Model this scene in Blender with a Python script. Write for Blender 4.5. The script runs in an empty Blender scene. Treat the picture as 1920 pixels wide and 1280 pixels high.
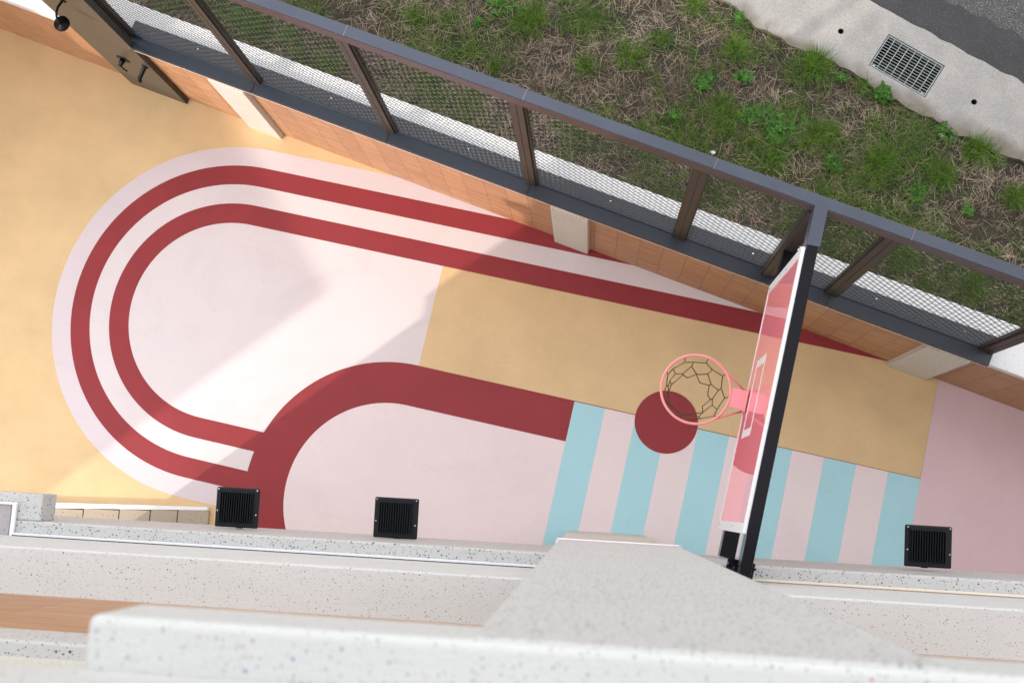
import bpy, bmesh, math, random
import numpy as np
from mathutils import Vector, Matrix
from mathutils.geometry import tessellate_polygon

# ------------------------------------------------------------------ camera, sky, sun
scn = bpy.context.scene
COL = scn.collection
CAM_H = 9.0
FPX = 2100.0
n_ = np.array([143., 309., FPX]); n_ /= np.linalg.norm(n_)
ex_ = np.array([1., 0, 0]) - n_[0] * n_; ex_ /= np.linalg.norm(ex_)
ez_ = -n_; ey_ = np.cross(ez_, ex_)
RM = np.array([ex_, ey_, ez_])
cam = bpy.data.cameras.new('camera')
cam_o = bpy.data.objects.new('camera', cam); COL.objects.link(cam_o)
M = Matrix.Identity(4)
for r in range(3):
    M[r][0] = RM[r, 0]; M[r][1] = -RM[r, 1]; M[r][2] = -RM[r, 2]
M[2][3] = CAM_H
cam_o.matrix_world = M
cam.sensor_width = 36.0
cam.lens = 36.0 * FPX / 1920.0
cam.clip_start = 0.05; cam.clip_end = 500.0
cam.dof.use_dof = True
cam.dof.focus_distance = 8.3
cam.dof.aperture_fstop = 3.8
scn.camera = cam_o

SUN_EL = 28.0
SUN_DIR = Vector((0.815, 0.579, 0)).normalized()       # horizontal travel of the light
world = bpy.data.worlds.new("World"); scn.world = world; world.use_nodes = True
wn = world.node_tree.nodes; wl = world.node_tree.links
bg = wn['Background']
sky = wn.new('ShaderNodeTexSky'); sky.sky_type = 'NISHITA'; sky.sun_disc = False
sky.sun_elevation = math.radians(SUN_EL)
sky.sun_rotation = math.atan2(-SUN_DIR.x, -SUN_DIR.y)
sky.air_density = 1.0; sky.dust_density = 1.0; sky.ozone_density = 1.0
hs_ = wn.new('ShaderNodeHueSaturation'); hs_.inputs['Saturation'].default_value = .42      # hazy, milky sky
wl.new(sky.outputs[0], hs_.inputs['Color'])
tn_ = wn.new('ShaderNodeMix'); tn_.data_type = 'RGBA'; tn_.blend_type = 'MULTIPLY'; tn_.inputs['Factor'].default_value = 1; tn_.inputs['B'].default_value = (1.0, .955, .93, 1)
wl.new(hs_.outputs[0], tn_.inputs['A'])
vl_ = wn.new('ShaderNodeMix'); vl_.data_type = 'RGBA'; vl_.inputs['Factor'].default_value = .62; vl_.inputs['B'].default_value = (3.0, 2.95, 2.88, 1)   # thin even cloud veil
wl.new(tn_.outputs['Result'], vl_.inputs['A']); wl.new(vl_.outputs['Result'], bg.inputs[0]); bg.inputs[1].default_value = 0.15
sl = bpy.data.lights.new('sun', 'SUN'); sl.energy = .62; sl.angle = math.radians(.9); sl.color = (1, .88, .76)
so = bpy.data.objects.new('sun', sl); COL.objects.link(so)
el = math.radians(SUN_EL)
dv = Vector((SUN_DIR.x * math.cos(el), SUN_DIR.y * math.cos(el), -math.sin(el)))
so.rotation_euler = dv.to_track_quat('-Z', 'Y').to_euler()
so.location = (-20, -15, 20)
scn.view_settings.view_transform = 'Standard'; scn.view_settings.look = 'None'
scn.view_settings.exposure = 2.22; scn.view_settings.gamma = 1.0

# ------------------------------------------------------------------ frames
def G(px, py, h=0.):
    w = RM @ np.array([px - 960., py - 640., FPX]); t = (h - CAM_H) / w[2]
    return Vector((w[0] * t, w[1] * t, h))
TH_B = -0.0573; TH_C = math.radians(-13.0)
W0 = G(0, 53.7); W1 = G(1920, 771.5); TH_F = math.atan2(W1.y - W0.y, W1.x - W0.x)
FR = {'B': Matrix.Rotation(TH_B, 4, 'Z'), 'C': Matrix.Rotation(TH_C, 4, 'Z'),
      'F': Matrix.Translation(W0) @ Matrix.Rotation(TH_F, 4, 'Z'), 'W': Matrix.Identity(4)}
def loc(fr, p): return FR[fr].inverted() @ Vector(p)

# ------------------------------------------------------------------ helpers
random.seed(5); rng = np.random.default_rng(5)
class MB:
    def __init__(s): s.bm = bmesh.new()
    def box(s, a, b, bev=0.0, seg=2, rot=None, piv=None):
        t = bmesh.new()
        r = bmesh.ops.create_cube(t, size=1.0)
        c = [(a[i] + b[i]) / 2 for i in range(3)]; d = [abs(b[i] - a[i]) for i in range(3)]
        for v in t.verts: v.co = Vector((v.co.x * d[0] + c[0], v.co.y * d[1] + c[1], v.co.z * d[2] + c[2]))
        if bev > 0:
            bmesh.ops.bevel(t, geom=list(t.edges), offset=min(bev, min(d) * .45), segments=seg, profile=.5, affect='EDGES')
        if rot is not None:
            pv = Vector(piv or c)
            for v in t.verts: v.co = rot @ (v.co - pv) + pv
        s.add(t); return s
    def add(s, t):
        m = bpy.data.meshes.new('t'); t.to_mesh(m); t.free(); s.bm.from_mesh(m); bpy.data.meshes.remove(m)
    def tube(s, pts, r, n=10, cap=True):
        pts = [Vector(p) for p in pts]; rings = []
        up = None
        for i, p in enumerate(pts):
            d = (pts[min(i + 1, len(pts) - 1)] - pts[max(i - 1, 0)]).normalized()
            if up is None:
                up = Vector((0, 0, 1)) if abs(d.z) < .9 else Vector((1, 0, 0))
            x = d.cross(up).normalized(); y = x.cross(d).normalized(); up = y
            rr = r[i] if isinstance(r, (list, tuple)) else r
            rings.append([s.bm.verts.new(p + x * rr * math.cos(2 * math.pi * k / n) + y * rr * math.sin(2 * math.pi * k / n)) for k in range(n)])
        for a, b in zip(rings, rings[1:]):
            for k in range(n):
                f = s.bm.faces.new((a[k], a[(k + 1) % n], b[(k + 1) % n], b[k])); f.smooth = True
        if cap:
            s.bm.faces.new(rings[0][::-1]); s.bm.faces.new(rings[-1])
        return s
    def prism(s, poly, z0, z1, bev=0.0):
        t = bmesh.new()
        a = [t.verts.new((p[0], p[1], z0)) for p in poly]; b = [t.verts.new((p[0], p[1], z1)) for p in poly]
        n = len(poly)
        t.faces.new(b); t.faces.new(a[::-1])
        for i in range(n): t.faces.new((a[i], a[(i + 1) % n], b[(i + 1) % n], b[i]))
        bmesh.ops.recalc_face_normals(t, faces=t.faces)
        if bev: bmesh.ops.bevel(t, geom=list(t.edges), offset=bev, segments=2, profile=.5, affect='EDGES')
        s.add(t); return s
    def sheet(s, loops, z):
        """flat polygon with holes"""
        vs = [Vector((p[0], p[1], 0)) for lp in loops for p in lp]
        tr = tessellate_polygon([[Vector((p[0], p[1], 0)) for p in lp] for lp in loops])
        bv = [s.bm.verts.new((v.x, v.y, z)) for v in vs]
        for t in tr:
            try: f = s.bm.faces.new([bv[i] for i in t])
            except ValueError: continue
            f.normal_update()
            if f.normal.z < 0: f.normal_flip()
        return s
    def wallloop(s, lp, z0, z1):
        n = len(lp)
        a = [s.bm.verts.new((p[0], p[1], z0)) for p in lp]; b = [s.bm.verts.new((p[0], p[1], z1)) for p in lp]
        for i in range(n): s.bm.faces.new((a[i], a[(i + 1) % n], b[(i + 1) % n], b[i]))
        return s
    def torus(s, c, R, r, n=48, m=10):
        rings = []
        for i in range(n):
            a = 2 * math.pi * i / n
            rings.append([s.bm.verts.new((c[0] + (R + r * math.cos(2 * math.pi * k / m)) * math.cos(a), c[1] + (R + r * math.cos(2 * math.pi * k / m)) * math.sin(a), c[2] + r * math.sin(2 * math.pi * k / m))) for k in range(m)])
        for i in range(n):
            a, b = rings[i], rings[(i + 1) % n]
            for k in range(m):
                f = s.bm.faces.new((a[k], b[k], b[(k + 1) % m], a[(k + 1) % m])); f.smooth = True
        return s
    def build(s, name, mat, parent=None, fr=None):
        me = bpy.data.meshes.new(name); s.bm.to_mesh(me); s.bm.free()
        return link(name, me, mat, parent, fr)
def link(name, me, mat, parent=None, fr=None):
    o = bpy.data.objects.new(name, me); COL.objects.link(o)
    if mat: me.materials.append(mat)
    if parent is not None: o.parent = parent
    elif fr: o.matrix_world = FR[fr]
    return o
def tag(o, label=None, cat=None, group=None, kind=None):
    if label: o['label'] = label
    if cat: o['category'] = cat
    if group: o['group'] = group
    if kind: o['kind'] = kind
    return o
def thing(name, label, cat, mat4, group=None):
    o = bpy.data.objects.new(name, None); COL.objects.link(o); o.matrix_world = mat4
    o.empty_display_size = .1
    return tag(o, label, cat, group)
def fmat(fr, x=0, y=0, z=0): return FR[fr] @ Matrix.Translation((x, y, z))

# ------------------------------------------------------------------ materials
def mat(name, col, rough=.6, metal=0., var=0., vscale=6., vcol=None, bump=0., bscale=120., coat=0., spec=.5, fine=0., fscale=150., stretch=None, dirt=0.):
    m = bpy.data.materials.new(name); m.use_nodes = True; nt = m.node_tree; N = nt.nodes; L = nt.links
    p = N['Principled BSDF']; p.inputs['Roughness'].default_value = rough; p.inputs['Metallic'].default_value = metal
    p.inputs['Specular IOR Level'].default_value = spec
    if coat: p.inputs['Coat Weight'].default_value = coat; p.inputs['Coat Roughness'].default_value = .03
    tc = N.new('ShaderNodeTexCoord'); src = tc.outputs['Object']
    if stretch:
        mp = N.new('ShaderNodeMapping'); mp.inputs['Scale'].default_value = stretch; L.new(src, mp.inputs['Vector']); src = mp.outputs[0]
    c = (*col, 1)
    if var > 0 or fine > 0:
        def noise(sc, det=5):
            t = N.new('ShaderNodeTexNoise'); t.inputs['Scale'].default_value = sc; t.inputs['Detail'].default_value = det
            t.inputs['Roughness'].default_value = .6; L.new(src, t.inputs['Vector']); return t.outputs['Fac']
        rp = N.new('ShaderNodeMapRange'); rp.inputs['From Min'].default_value = .32; rp.inputs['From Max'].default_value = .68
        L.new(noise(vscale), rp.inputs['Value'])
        mx = N.new('ShaderNodeMix'); mx.data_type = 'RGBA'
        k = vcol or tuple(max(0, v * (1 - var)) for v in col)
        mx.inputs['A'].default_value = c; mx.inputs['B'].default_value = (*k, 1)
        L.new(rp.outputs[0], mx.inputs['Factor']); out = mx.outputs['Result']
        if fine > 0:
            r2 = N.new('ShaderNodeMapRange'); r2.inputs['From Min'].default_value = .35; r2.inputs['From Max'].default_value = .65
            r2.inputs['To Min'].default_value = 1 - fine; r2.inputs['To Max'].default_value = 1 + fine * .6
            L.new(noise(fscale, 3), r2.inputs['Value'])
            m2 = N.new('ShaderNodeMix'); m2.data_type = 'RGBA'; m2.blend_type = 'MULTIPLY'; m2.inputs['Factor'].default_value = 1
            L.new(out, m2.inputs['A']); L.new(r2.outputs[0], m2.inputs['B']); out = m2.outputs['Result']
        if dirt:
            def ramp(sock, a, b, v0, v1):
                q = N.new('ShaderNodeMapRange'); q.inputs['From Min'].default_value = a; q.inputs['From Max'].default_value = b
                q.inputs['To Min'].default_value = v0; q.inputs['To Max'].default_value = v1; L.new(sock, q.inputs['Value']); return q.outputs[0]
            nn_ = N.new('ShaderNodeTexNoise'); nn_.inputs['Scale'].default_value = 1.1; nn_.inputs['Detail'].default_value = 9; nn_.inputs['Roughness'].default_value = .68; nn_.inputs['Distortion'].default_value = 1.2
            L.new(tc.outputs['Object'], nn_.inputs['Vector'])
            w_ = N.new('ShaderNodeMapping'); w_.inputs['Rotation'].default_value = (0, 0, .7); w_.inputs['Scale'].default_value = (2.5, 26, 1); L.new(tc.outputs['Object'], w_.inputs['Vector'])
            n2_ = N.new('ShaderNodeTexNoise'); n2_.inputs['Scale'].default_value = 1.3; n2_.inputs['Detail'].default_value = 3; n2_.inputs['Distortion'].default_value = .8; L.new(w_.outputs[0], n2_.inputs['Vector'])
            v_ = N.new('ShaderNodeTexVoronoi'); v_.inputs['Scale'].default_value = 8.; L.new(tc.outputs['Object'], v_.inputs['Vector'])
            for so_ in (ramp(nn_.outputs['Fac'], .52, .72, 1, 1 - dirt), ramp(n2_.outputs['Fac'], .66, .74, 1, 1 - dirt * .6), ramp(v_.outputs['Distance'], .018, .04, 1 - dirt * 3, 1)):
                q = N.new('ShaderNodeMix'); q.data_type = 'RGBA'; q.blend_type = 'MULTIPLY'; q.inputs['Factor'].default_value = 1; L.new(out, q.inputs['A']); L.new(so_, q.inputs['B']); out = q.outputs['Result']
        L.new(out, p.inputs['Base Color'])
    else: p.inputs['Base Color'].default_value = c
    if bump:
        t = N.new('ShaderNodeTexNoise'); t.inputs['Scale'].default_value = bscale; t.inputs['Detail'].default_value = 4; L.new(src, t.inputs['Vector'])
        b = N.new('ShaderNodeBump'); b.inputs['Strength'].default_value = bump; b.inputs['Distance'].default_value = .004
        L.new(t.outputs['Fac'], b.inputs['Height']); L.new(b.outputs[0], p.inputs['Normal'])
    return m

def terrazzo(name, base, layers, bump=.0, bscale=150., rough=.55):
    """layers: (voronoi scale, radius, keep fraction, coloured)"""
    m = bpy.data.materials.new(name); m.use_nodes = True; nt = m.node_tree; N = nt.nodes; L = nt.links
    p = N['Principled BSDF']; p.inputs['Roughness'].default_value = rough
    tc = N.new('ShaderNodeTexCoord'); src = tc.outputs['Object']
    ns = N.new('ShaderNodeTexNoise'); ns.inputs['Scale'].default_value = 3.; ns.inputs['Detail'].default_value = 6; L.new(src, ns.inputs['Vector'])
    mx = N.new('ShaderNodeMix'); mx.data_type = 'RGBA'; L.new(ns.outputs['Fac'], mx.inputs['Factor'])
    mx.inputs['A'].default_value = (*[v * .93 for v in base], 1); mx.inputs['B'].default_value = (*[min(.9, v * 1.05) for v in base], 1)
    out = mx.outputs['Result']
    for i, (sc, rad, keep, colr) in enumerate(layers):
        mp = N.new('ShaderNodeMapping'); mp.inputs['Location'].default_value = (i * 3.7, i * 1.9, i * 2.3); L.new(src, mp.inputs['Vector'])
        v = N.new('ShaderNodeTexVoronoi'); v.inputs['Scale'].default_value = sc; L.new(mp.outputs[0], v.inputs['Vector'])
        sp = N.new('ShaderNodeSeparateColor'); L.new(v.outputs['Color'], sp.inputs[0])
        # radius * rand
        rr = N.new('ShaderNodeMath'); rr.operation = 'MULTIPLY_ADD'; L.new(sp.outputs[1], rr.inputs[0]); rr.inputs[1].default_value = rad * .8; rr.inputs[2].default_value = rad * .5
        lt = N.new('ShaderNodeMath'); lt.operation = 'LESS_THAN'; L.new(v.outputs['Distance'], lt.inputs[0]); L.new(rr.outputs[0], lt.inputs[1])
        kp = N.new('ShaderNodeMath'); kp.operation = 'LESS_THAN'; L.new(sp.outputs[0], kp.inputs[0]); kp.inputs[1].default_value = keep
        ml = N.new('ShaderNodeMath'); ml.operation = 'MULTIPLY'; L.new(lt.outputs[0], ml.inputs[0]); L.new(kp.outputs[0], ml.inputs[1])
        cr = N.new('ShaderNodeValToRGB'); cr.color_ramp.interpolation = 'CONSTANT'
        pal = [(0, (.02, .02, .022)), (.5, (.09, .09, .1)), (.8, (.22, .21, .21))]
        if colr: pal = [(0, (.02, .02, .022)), (.34, (.10, .10, .11)), (.62, (.25, .25, .27)), (.78, (.05, .09, .35)), (.86, (.45, .03, .03)), (.92, (.5, .28, .06)), (.96, (.04, .25, .10))]
        e = cr.color_ramp.elements; e[0].position = 0; e[0].color = (*pal[0][1], 1); e[1].position = pal[1][0]; e[1].color = (*pal[1][1], 1)
        for q in pal[2:]:
            x = e.new(q[0]); x.color = (*q[1], 1)
        L.new(sp.outputs[2], cr.inputs[0])
        m2 = N.new('ShaderNodeMix'); m2.data_type = 'RGBA'; L.new(ml.outputs[0], m2.inputs['Factor']); L.new(out, m2.inputs['A']); L.new(cr.outputs[0], m2.inputs['B']); out = m2.outputs['Result']
    L.new(out, p.inputs['Base Color'])
    if bump:
        t = N.new('ShaderNodeTexNoise'); t.inputs['Scale'].default_value = bscale; t.inputs['Detail'].default_value = 3; L.new(src, t.inputs['Vector'])
        b = N.new('ShaderNodeBump'); b.inputs['Strength'].default_value = bump; b.inputs['Distance'].default_value = .006
        L.new(t.outputs['Fac'], b.inputs['Height']); L.new(b.outputs[0], p.inputs['Normal'])
    return m

def wood_tile(name, a, b, pitch=.18, course=None, off=0.):
    """streaky ceramic tile: streaks run along x, joints every pitch along x"""
    m = bpy.data.materials.new(name); m.use_nodes = True; nt = m.node_tree; N = nt.nodes; L = nt.links
    p = N['Principled BSDF']; p.inputs['Roughness'].default_value = .5
    tc = N.new('ShaderNodeTexCoord'); sx = N.new('ShaderNodeSeparateXYZ'); L.new(tc.outputs['Object'], sx.inputs[0])
    def mth(op, x, y=None, z=None):
        t = N.new('ShaderNodeMath'); t.operation = op
        for i, q in enumerate((x, y, z)):
            if q is None: continue
            if isinstance(q, (int, float)): t.inputs[i].default_value = q
            else: L.new(q, t.inputs[i])
        return t.outputs[0]
    u = mth('DIVIDE', mth('ADD', sx.outputs[0], off + 50 * pitch), pitch)
    fl = mth('FLOOR', u); fr = mth('FRACT', u)
    gx = mth('LESS_THAN', mth('ABSOLUTE', mth('SUBTRACT', fr, .5)), .5 - .0022 / pitch)
    g = gx
    cid = fl
    if course:
        w = mth('DIVIDE', mth('ADD', sx.outputs[2], 10 * course), course); fz = mth('FRACT', w)
        gz = mth('LESS_THAN', mth('ABSOLUTE', mth('SUBTRACT', fz, .5)), .5 - .0016 / course)
        g = mth('MULTIPLY', gx, gz); cid = mth('MULTIPLY_ADD', mth('FLOOR', w), 7.31, fl)
    cb = N.new('ShaderNodeCombineXYZ')
    L.new(mth('MULTIPLY', sx.outputs[0], 1.6), cb.inputs[0]); L.new(mth('MULTIPLY', sx.outputs[2], 24.), cb.inputs[2]); L.new(mth('MULTIPLY', cid, 3.17), cb.inputs[1])
    ns = N.new('ShaderNodeTexNoise'); ns.inputs['Scale'].default_value = 1.6; ns.inputs['Detail'].default_value = 7; ns.inputs['Roughness'].default_value = .65
    L.new(cb.outputs[0], ns.inputs['Vector'])
    rp = N.new('ShaderNodeMapRange'); rp.inputs['From Min'].default_value = .33; rp.inputs['From Max'].default_value = .67; L.new(ns.outputs['Fac'], rp.inputs['Value'])
    mx = N.new('ShaderNodeMix'); mx.data_type = 'RGBA'; mx.inputs['A'].default_value = (*a, 1); mx.inputs['B'].default_value = (*b, 1); L.new(rp.outputs[0], mx.inputs['Factor'])
    wn_ = N.new('ShaderNodeTexWhiteNoise'); wn_.noise_dimensions = '1D'; L.new(cid, wn_.inputs['W'])
    r3 = N.new('ShaderNodeMapRange'); r3.inputs['To Min'].default_value = .93; r3.inputs['To Max'].default_value = 1.07; L.new(wn_.outputs['Value'], r3.inputs['Value'])
    m2 = N.new('ShaderNodeMix'); m2.data_type = 'RGBA'; m2.blend_type = 'MULTIPLY'; m2.inputs['Factor'].default_value = 1; L.new(mx.outputs['Result'], m2.inputs['A']); L.new(r3.outputs[0], m2.inputs['B'])
    m3 = N.new('ShaderNodeMix'); m3.data_type = 'RGBA'; m3.inputs['A'].default_value = (.19, .10, .06, 1); L.new(m2.outputs['Result'], m3.inputs['B']); L.new(g, m3.inputs['Factor'])
    L.new(m3.outputs['Result'], p.inputs['Base Color'])
    bp = N.new('ShaderNodeBump'); bp.inputs['Strength'].default_value = .7; bp.inputs['Distance'].default_value = .002
    L.new(rp.outputs[0], bp.inputs['Height']); L.new(bp.outputs[0], p.inputs['Normal'])
    return m

PAINT = dict(rough=.62, bump=.12, bscale=260., fine=.05, fscale=160., dirt=.07)
C_YEL = mat('paint_yellow', (.72, .515, .275), var=.13, vscale=2.2, **PAINT)
C_PALE = mat('paint_pale', (.70, .63, .64), var=.04, vscale=1.2, **PAINT)
C_LAV = mat('paint_lavender', (.66, .58, .61), var=.04, vscale=1.2, **PAINT)
C_RED = mat('paint_red', (.285, .021, .028), var=.14, vscale=2.2, **PAINT)
C_BLU = mat('paint_blue', (.40, .68, .75), var=.06, vscale=2., **PAINT)
C_PNK = mat('paint_pink', (.80, .68, .69), var=.05, vscale=1.4, **PAINT)
C_DPK = mat('paint_rose', (.72, .53, .56), var=.06, vscale=1.4, **PAINT)
T_FINE = terrazzo('terrazzo_fine', (.50, .498, .488), [(48, .2, 1., False), (90, .24, .7, False)], bump=.15)
T_PLAIN = terrazzo('terrazzo_plain', (.56, .558, .548), [(75, .22, .8, False), (130, .25, .6, False)], bump=.12)
T_COPE = terrazzo('terrazzo_coping', (.66, .66, .66), [(60, .15, .5, False)], bump=.1)
T_COARSE = terrazzo('terrazzo_coarse', (.60, .612, .605), [(36, .11, .75, True), (70, .14, .8, True), (120, .2, .35, False)], bump=.4, bscale=150.)
T_NEAR = terrazzo('terrazzo_near', (.58, .585, .572), [(44, .10, .7, True), (90, .13, .8, True), (140, .18, .4, False)], bump=.35, bscale=130.)
T_WARM = terrazzo('terrazzo_warm', (.60, .575, .515), [(55, .17, .7, False), (100, .2, .4, False)], bump=.15)
T_GREY = terrazzo('terrazzo_shaded_shelf', (.38, .35, .36), [(48, .17, .85, False), (85, .2, .5, False)], bump=.1)  # terrazzo darkened to carry the shade of the corner recess
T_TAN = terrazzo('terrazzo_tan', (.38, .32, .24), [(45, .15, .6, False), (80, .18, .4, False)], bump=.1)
M_TILE = wood_tile('wood_tile', (.32, .145, .062), (.52, .29, .165), .18)
M_TILE2 = wood_tile('wood_tile_wide', (.33, .16, .08), (.46, .27, .155), 1.2)
M_STEEL = mat('dark_painted_steel', (.016, .022, .034), rough=.26, metal=.0, spec=.55, var=.12, vscale=5, fine=.03)
M_STEELF = mat('brown_painted_steel', (.040, .031, .025), rough=.45, spec=.3, var=.1, vscale=8)
M_RAILTOP = mat('top_rail_sky_tint', (.045, .056, .088), rough=.28, spec=.6, var=.25, vscale=3, fine=.04)  # lighter blue base colour stands in for sky reflected on the rail top
M_RAILF = mat('rail_face_paint', (.050, .030, .035), rough=.35, spec=.35, var=.1, vscale=8)
M_WIRE = mat('expanded_metal', (.040, .040, .040), rough=.35, spec=.5)
M_BLACK = mat('black_beam', (.006, .006, .010), rough=.2, spec=.16, var=.1, vscale=4)
M_LAMP = mat('cast_black', (.010, .013, .016), rough=.42, spec=.22, var=.1, vscale=30)
M_CHROME = mat('bright_screw', (.6, .6, .6), rough=.25, metal=1.)
M_WHITE = mat('white_plastic', (.80, .80, .82), rough=.4)
M_TAUPE = mat('taupe_joint_and_shadow', (.30, .22, .15), rough=.6)  # rail joints, and the painted shadow line at the cream trim
M_CREAM = mat('cream_trim', (.76, .70, .60), rough=.4)
M_PINKM = mat('pink_enamel', (.86, .34, .32), rough=.35, coat=.3, var=.05, vscale=20)
M_PINKP = mat('pink_plate', (.86, .33, .38), rough=.35, coat=.3)
M_CHAIN = mat('rusty_chain', (.13, .09, .06), rough=.5, metal=.3, var=.4, vscale=60)
M_PANEL = mat('bronze_panel', (.085, .073, .058), rough=.38, spec=.3, metal=.15, var=.05, vscale=3, fine=.02)
M_PANELD = mat('bronze_edge', (.025, .021, .018), rough=.5)
M_BLKF = mat('matt_black_fitting', (.004, .004, .005), rough=.4, spec=.15)
M_WALLP = mat('pale_render', (.80, .76, .72), var=.08, vscale=2, bump=.2)

# ------------------------------------------------------------------ outdoor ground, pavement, road
def circ(c, r, n=24): return [(c[0] + r * math.cos(2 * math.pi * i / n), c[1] + r * math.sin(2 * math.pi * i / n)) for i in range(n)]
gr = [G(1665, 67), G(1770, 127), G(1732, 185), G(1627, 125)]
gc = sum(gr, Vector()) / 4
gu = ((gr[1] - gr[0]) + (gr[2] - gr[3])); GW = gu.length / 2; gu.normalize()
gv = Vector((-gu.y, gu.x, 0)); GH = (((gr[0] - gr[3]) + (gr[1] - gr[2])) / 2).dot(gv)
def gq(a, b): q = gc + gu * a + gv * b; return (q.x, q.y)
pit = [gq(-GW / 2, -GH / 2), gq(GW / 2, -GH / 2), gq(GW / 2, GH / 2), gq(-GW / 2, GH / 2)]
h1 = G(1575, 62); h2 = G(1824, 194)
hole1 = circ(h1, .021); hole2 = circ(h2, .021)
M_SOIL = mat('soil', (.06, .047, .034), rough=.95, var=.5, vscale=7, vcol=(.025, .02, .015), bump=1., bscale=60, fine=.35, fscale=90)
g = MB()
g.sheet([[(-60, -60), (60, -60), (60, 60), (-60, 60)], pit, hole1, hole2], -.012)
tag(g.build('ground', M_SOIL, fr='W'), kind='structure')

def conc_mat():
    m = mat('weathered_concrete', (.36, .342, .322), rough=.85, var=.2, vscale=3.2, vcol=(.27, .26, .245), bump=.8, bscale=110, fine=.17, fscale=90)
    nt = m.node_tree; N = nt.nodes; L = nt.links; p = N['Principled BSDF']
    src = p.inputs['Base Color'].links[0].from_socket
    # pits and dark specks
    tc = N.new('ShaderNodeTexCoord'); v = N.new('ShaderNodeTexVoronoi'); v.inputs['Scale'].default_value = 55; L.new(tc.outputs['Object'], v.inputs['Vector'])
    lt = N.new('ShaderNodeMath'); lt.operation = 'LESS_THAN'; L.new(v.outputs['Distance'], lt.inputs[0]); lt.inputs[1].default_value = .11
    # soil stain creeping in along the verge (local y small)
    sx = N.new('ShaderNodeSeparateXYZ'); L.new(tc.outputs['Object'], sx.inputs[0])
    ns = N.new('ShaderNodeTexNoise'); ns.inputs['Scale'].default_value = 4.; ns.inputs['Detail'].default_value = 8; L.new(tc.outputs['Object'], ns.inputs['Vector'])
    ad = N.new('ShaderNodeMath'); ad.operation = 'MULTIPLY_ADD'; L.new(ns.outputs['Fac'], ad.inputs[0]); ad.inputs[1].default_value = -.36; L.new(sx.outputs[1], ad.inputs[2])
    rp = N.new('ShaderNodeMapRange'); rp.inputs['From Min'].default_value = -.17; rp.inputs['From Max'].default_value = -.05; rp.inputs['To Min'].default_value = .75; rp.inputs['To Max'].default_value = 0
    L.new(ad.outputs[0], rp.inputs['Value'])
    m1 = N.new('ShaderNodeMix'); m1.data_type = 'RGBA'; L.new(src, m1.inputs['A']); m1.inputs['B'].default_value = (.2, .19, .18, 1)
    mm = N.new('ShaderNodeMath'); mm.operation = 'MULTIPLY'; L.new(lt.outputs[0], mm.inputs[0]); mm.inputs[1].default_value = .6; L.new(mm.outputs[0], m1.inputs['Factor'])
    m2 = N.new('ShaderNodeMix'); m2.data_type = 'RGBA'; L.new(m1.outputs['Result'], m2.inputs['A']); m2.inputs['B'].default_value = (.13, .10, .075, 1); L.new(rp.outputs[0], m2.inputs['Factor'])
    L.new(m2.outputs['Result'], p.inputs['Base Color'])
    return m
# pavement frame: x along the kerb line, y away from verge
pa = G(1430, 60); pb = G(1920, 305); TH_P = math.atan2(pb.y - pa.y, pb.x - pa.x)
FR['P'] = Matrix.Translation(pa) @ Matrix.Rotation(TH_P, 4, 'Z')
iP = FR['P'].inverted()
def toP(q): v = iP @ Vector((q[0], q[1], 0)); return (v.x, v.y)
low = [toP(G(*q)) for q in [(1360, 0), (1395, 35), (1430, 60), (1470, 78), (1500, 95), (1530, 104), (1560, 115), (1600, 142), (1640, 165), (1670, 188), (1700, 203), (1750, 228), (1800, 257), (1835, 268), (1860, 285), (1920, 308)]]
lowx = [q[0] for q in low]; lowy = [q[1] for q in low]
up0 = toP(G(1620, 0)); up1 = toP(G(1920, 160))
def upy(x): return up0[1] + (up1[1] - up0[1]) * (x - up0[0]) / (up1[0] - up0[0])
edge_lo = []
x = -20.0
while x < 20.0:
    yb = np.interp(x, lowx, lowy) if lowx[0] < x < lowx[-1] else (lowy[0] if x <= lowx[0] else lowy[-1]) + .03 * math.sin(x * 2.3)
    edge_lo.append((x, float(yb) + .010 * math.sin(x * 17) + .007 * math.sin(x * 41 + 1) + random.uniform(-.004, .004))); x += .045
edge_hi = []
x = 20.0
while x > -20.0:
    edge_hi.append((x, upy(x) + .004 * math.sin(x * 23) + random.uniform(-.005, .005))); x -= .05
P_Z = .03
outer = edge_lo + edge_hi
pv = MB()
holesP = [[toP(q) for q in L_] for L_ in (pit, hole1, hole2)]
pv.sheet([outer] + holesP, P_Z); pv.wallloop(outer, -.05, P_Z)
for h in holesP[1:]: pv.wallloop(h, -.25, P_Z)
M_CONC = conc_mat()
tag(pv.build('pavement', M_CONC, fr='P'), kind='structure')
M_ASPH = mat('asphalt', (.045, .045, .048), rough=.8, var=.25, vscale=5, bump=.8, bscale=200, fine=.5, fscale=170)
M_ASPH2 = mat('old_asphalt', (.095, .095, .093), rough=.85, var=.3, vscale=8, bump=1., bscale=120, fine=.75, fscale=95)
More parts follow.
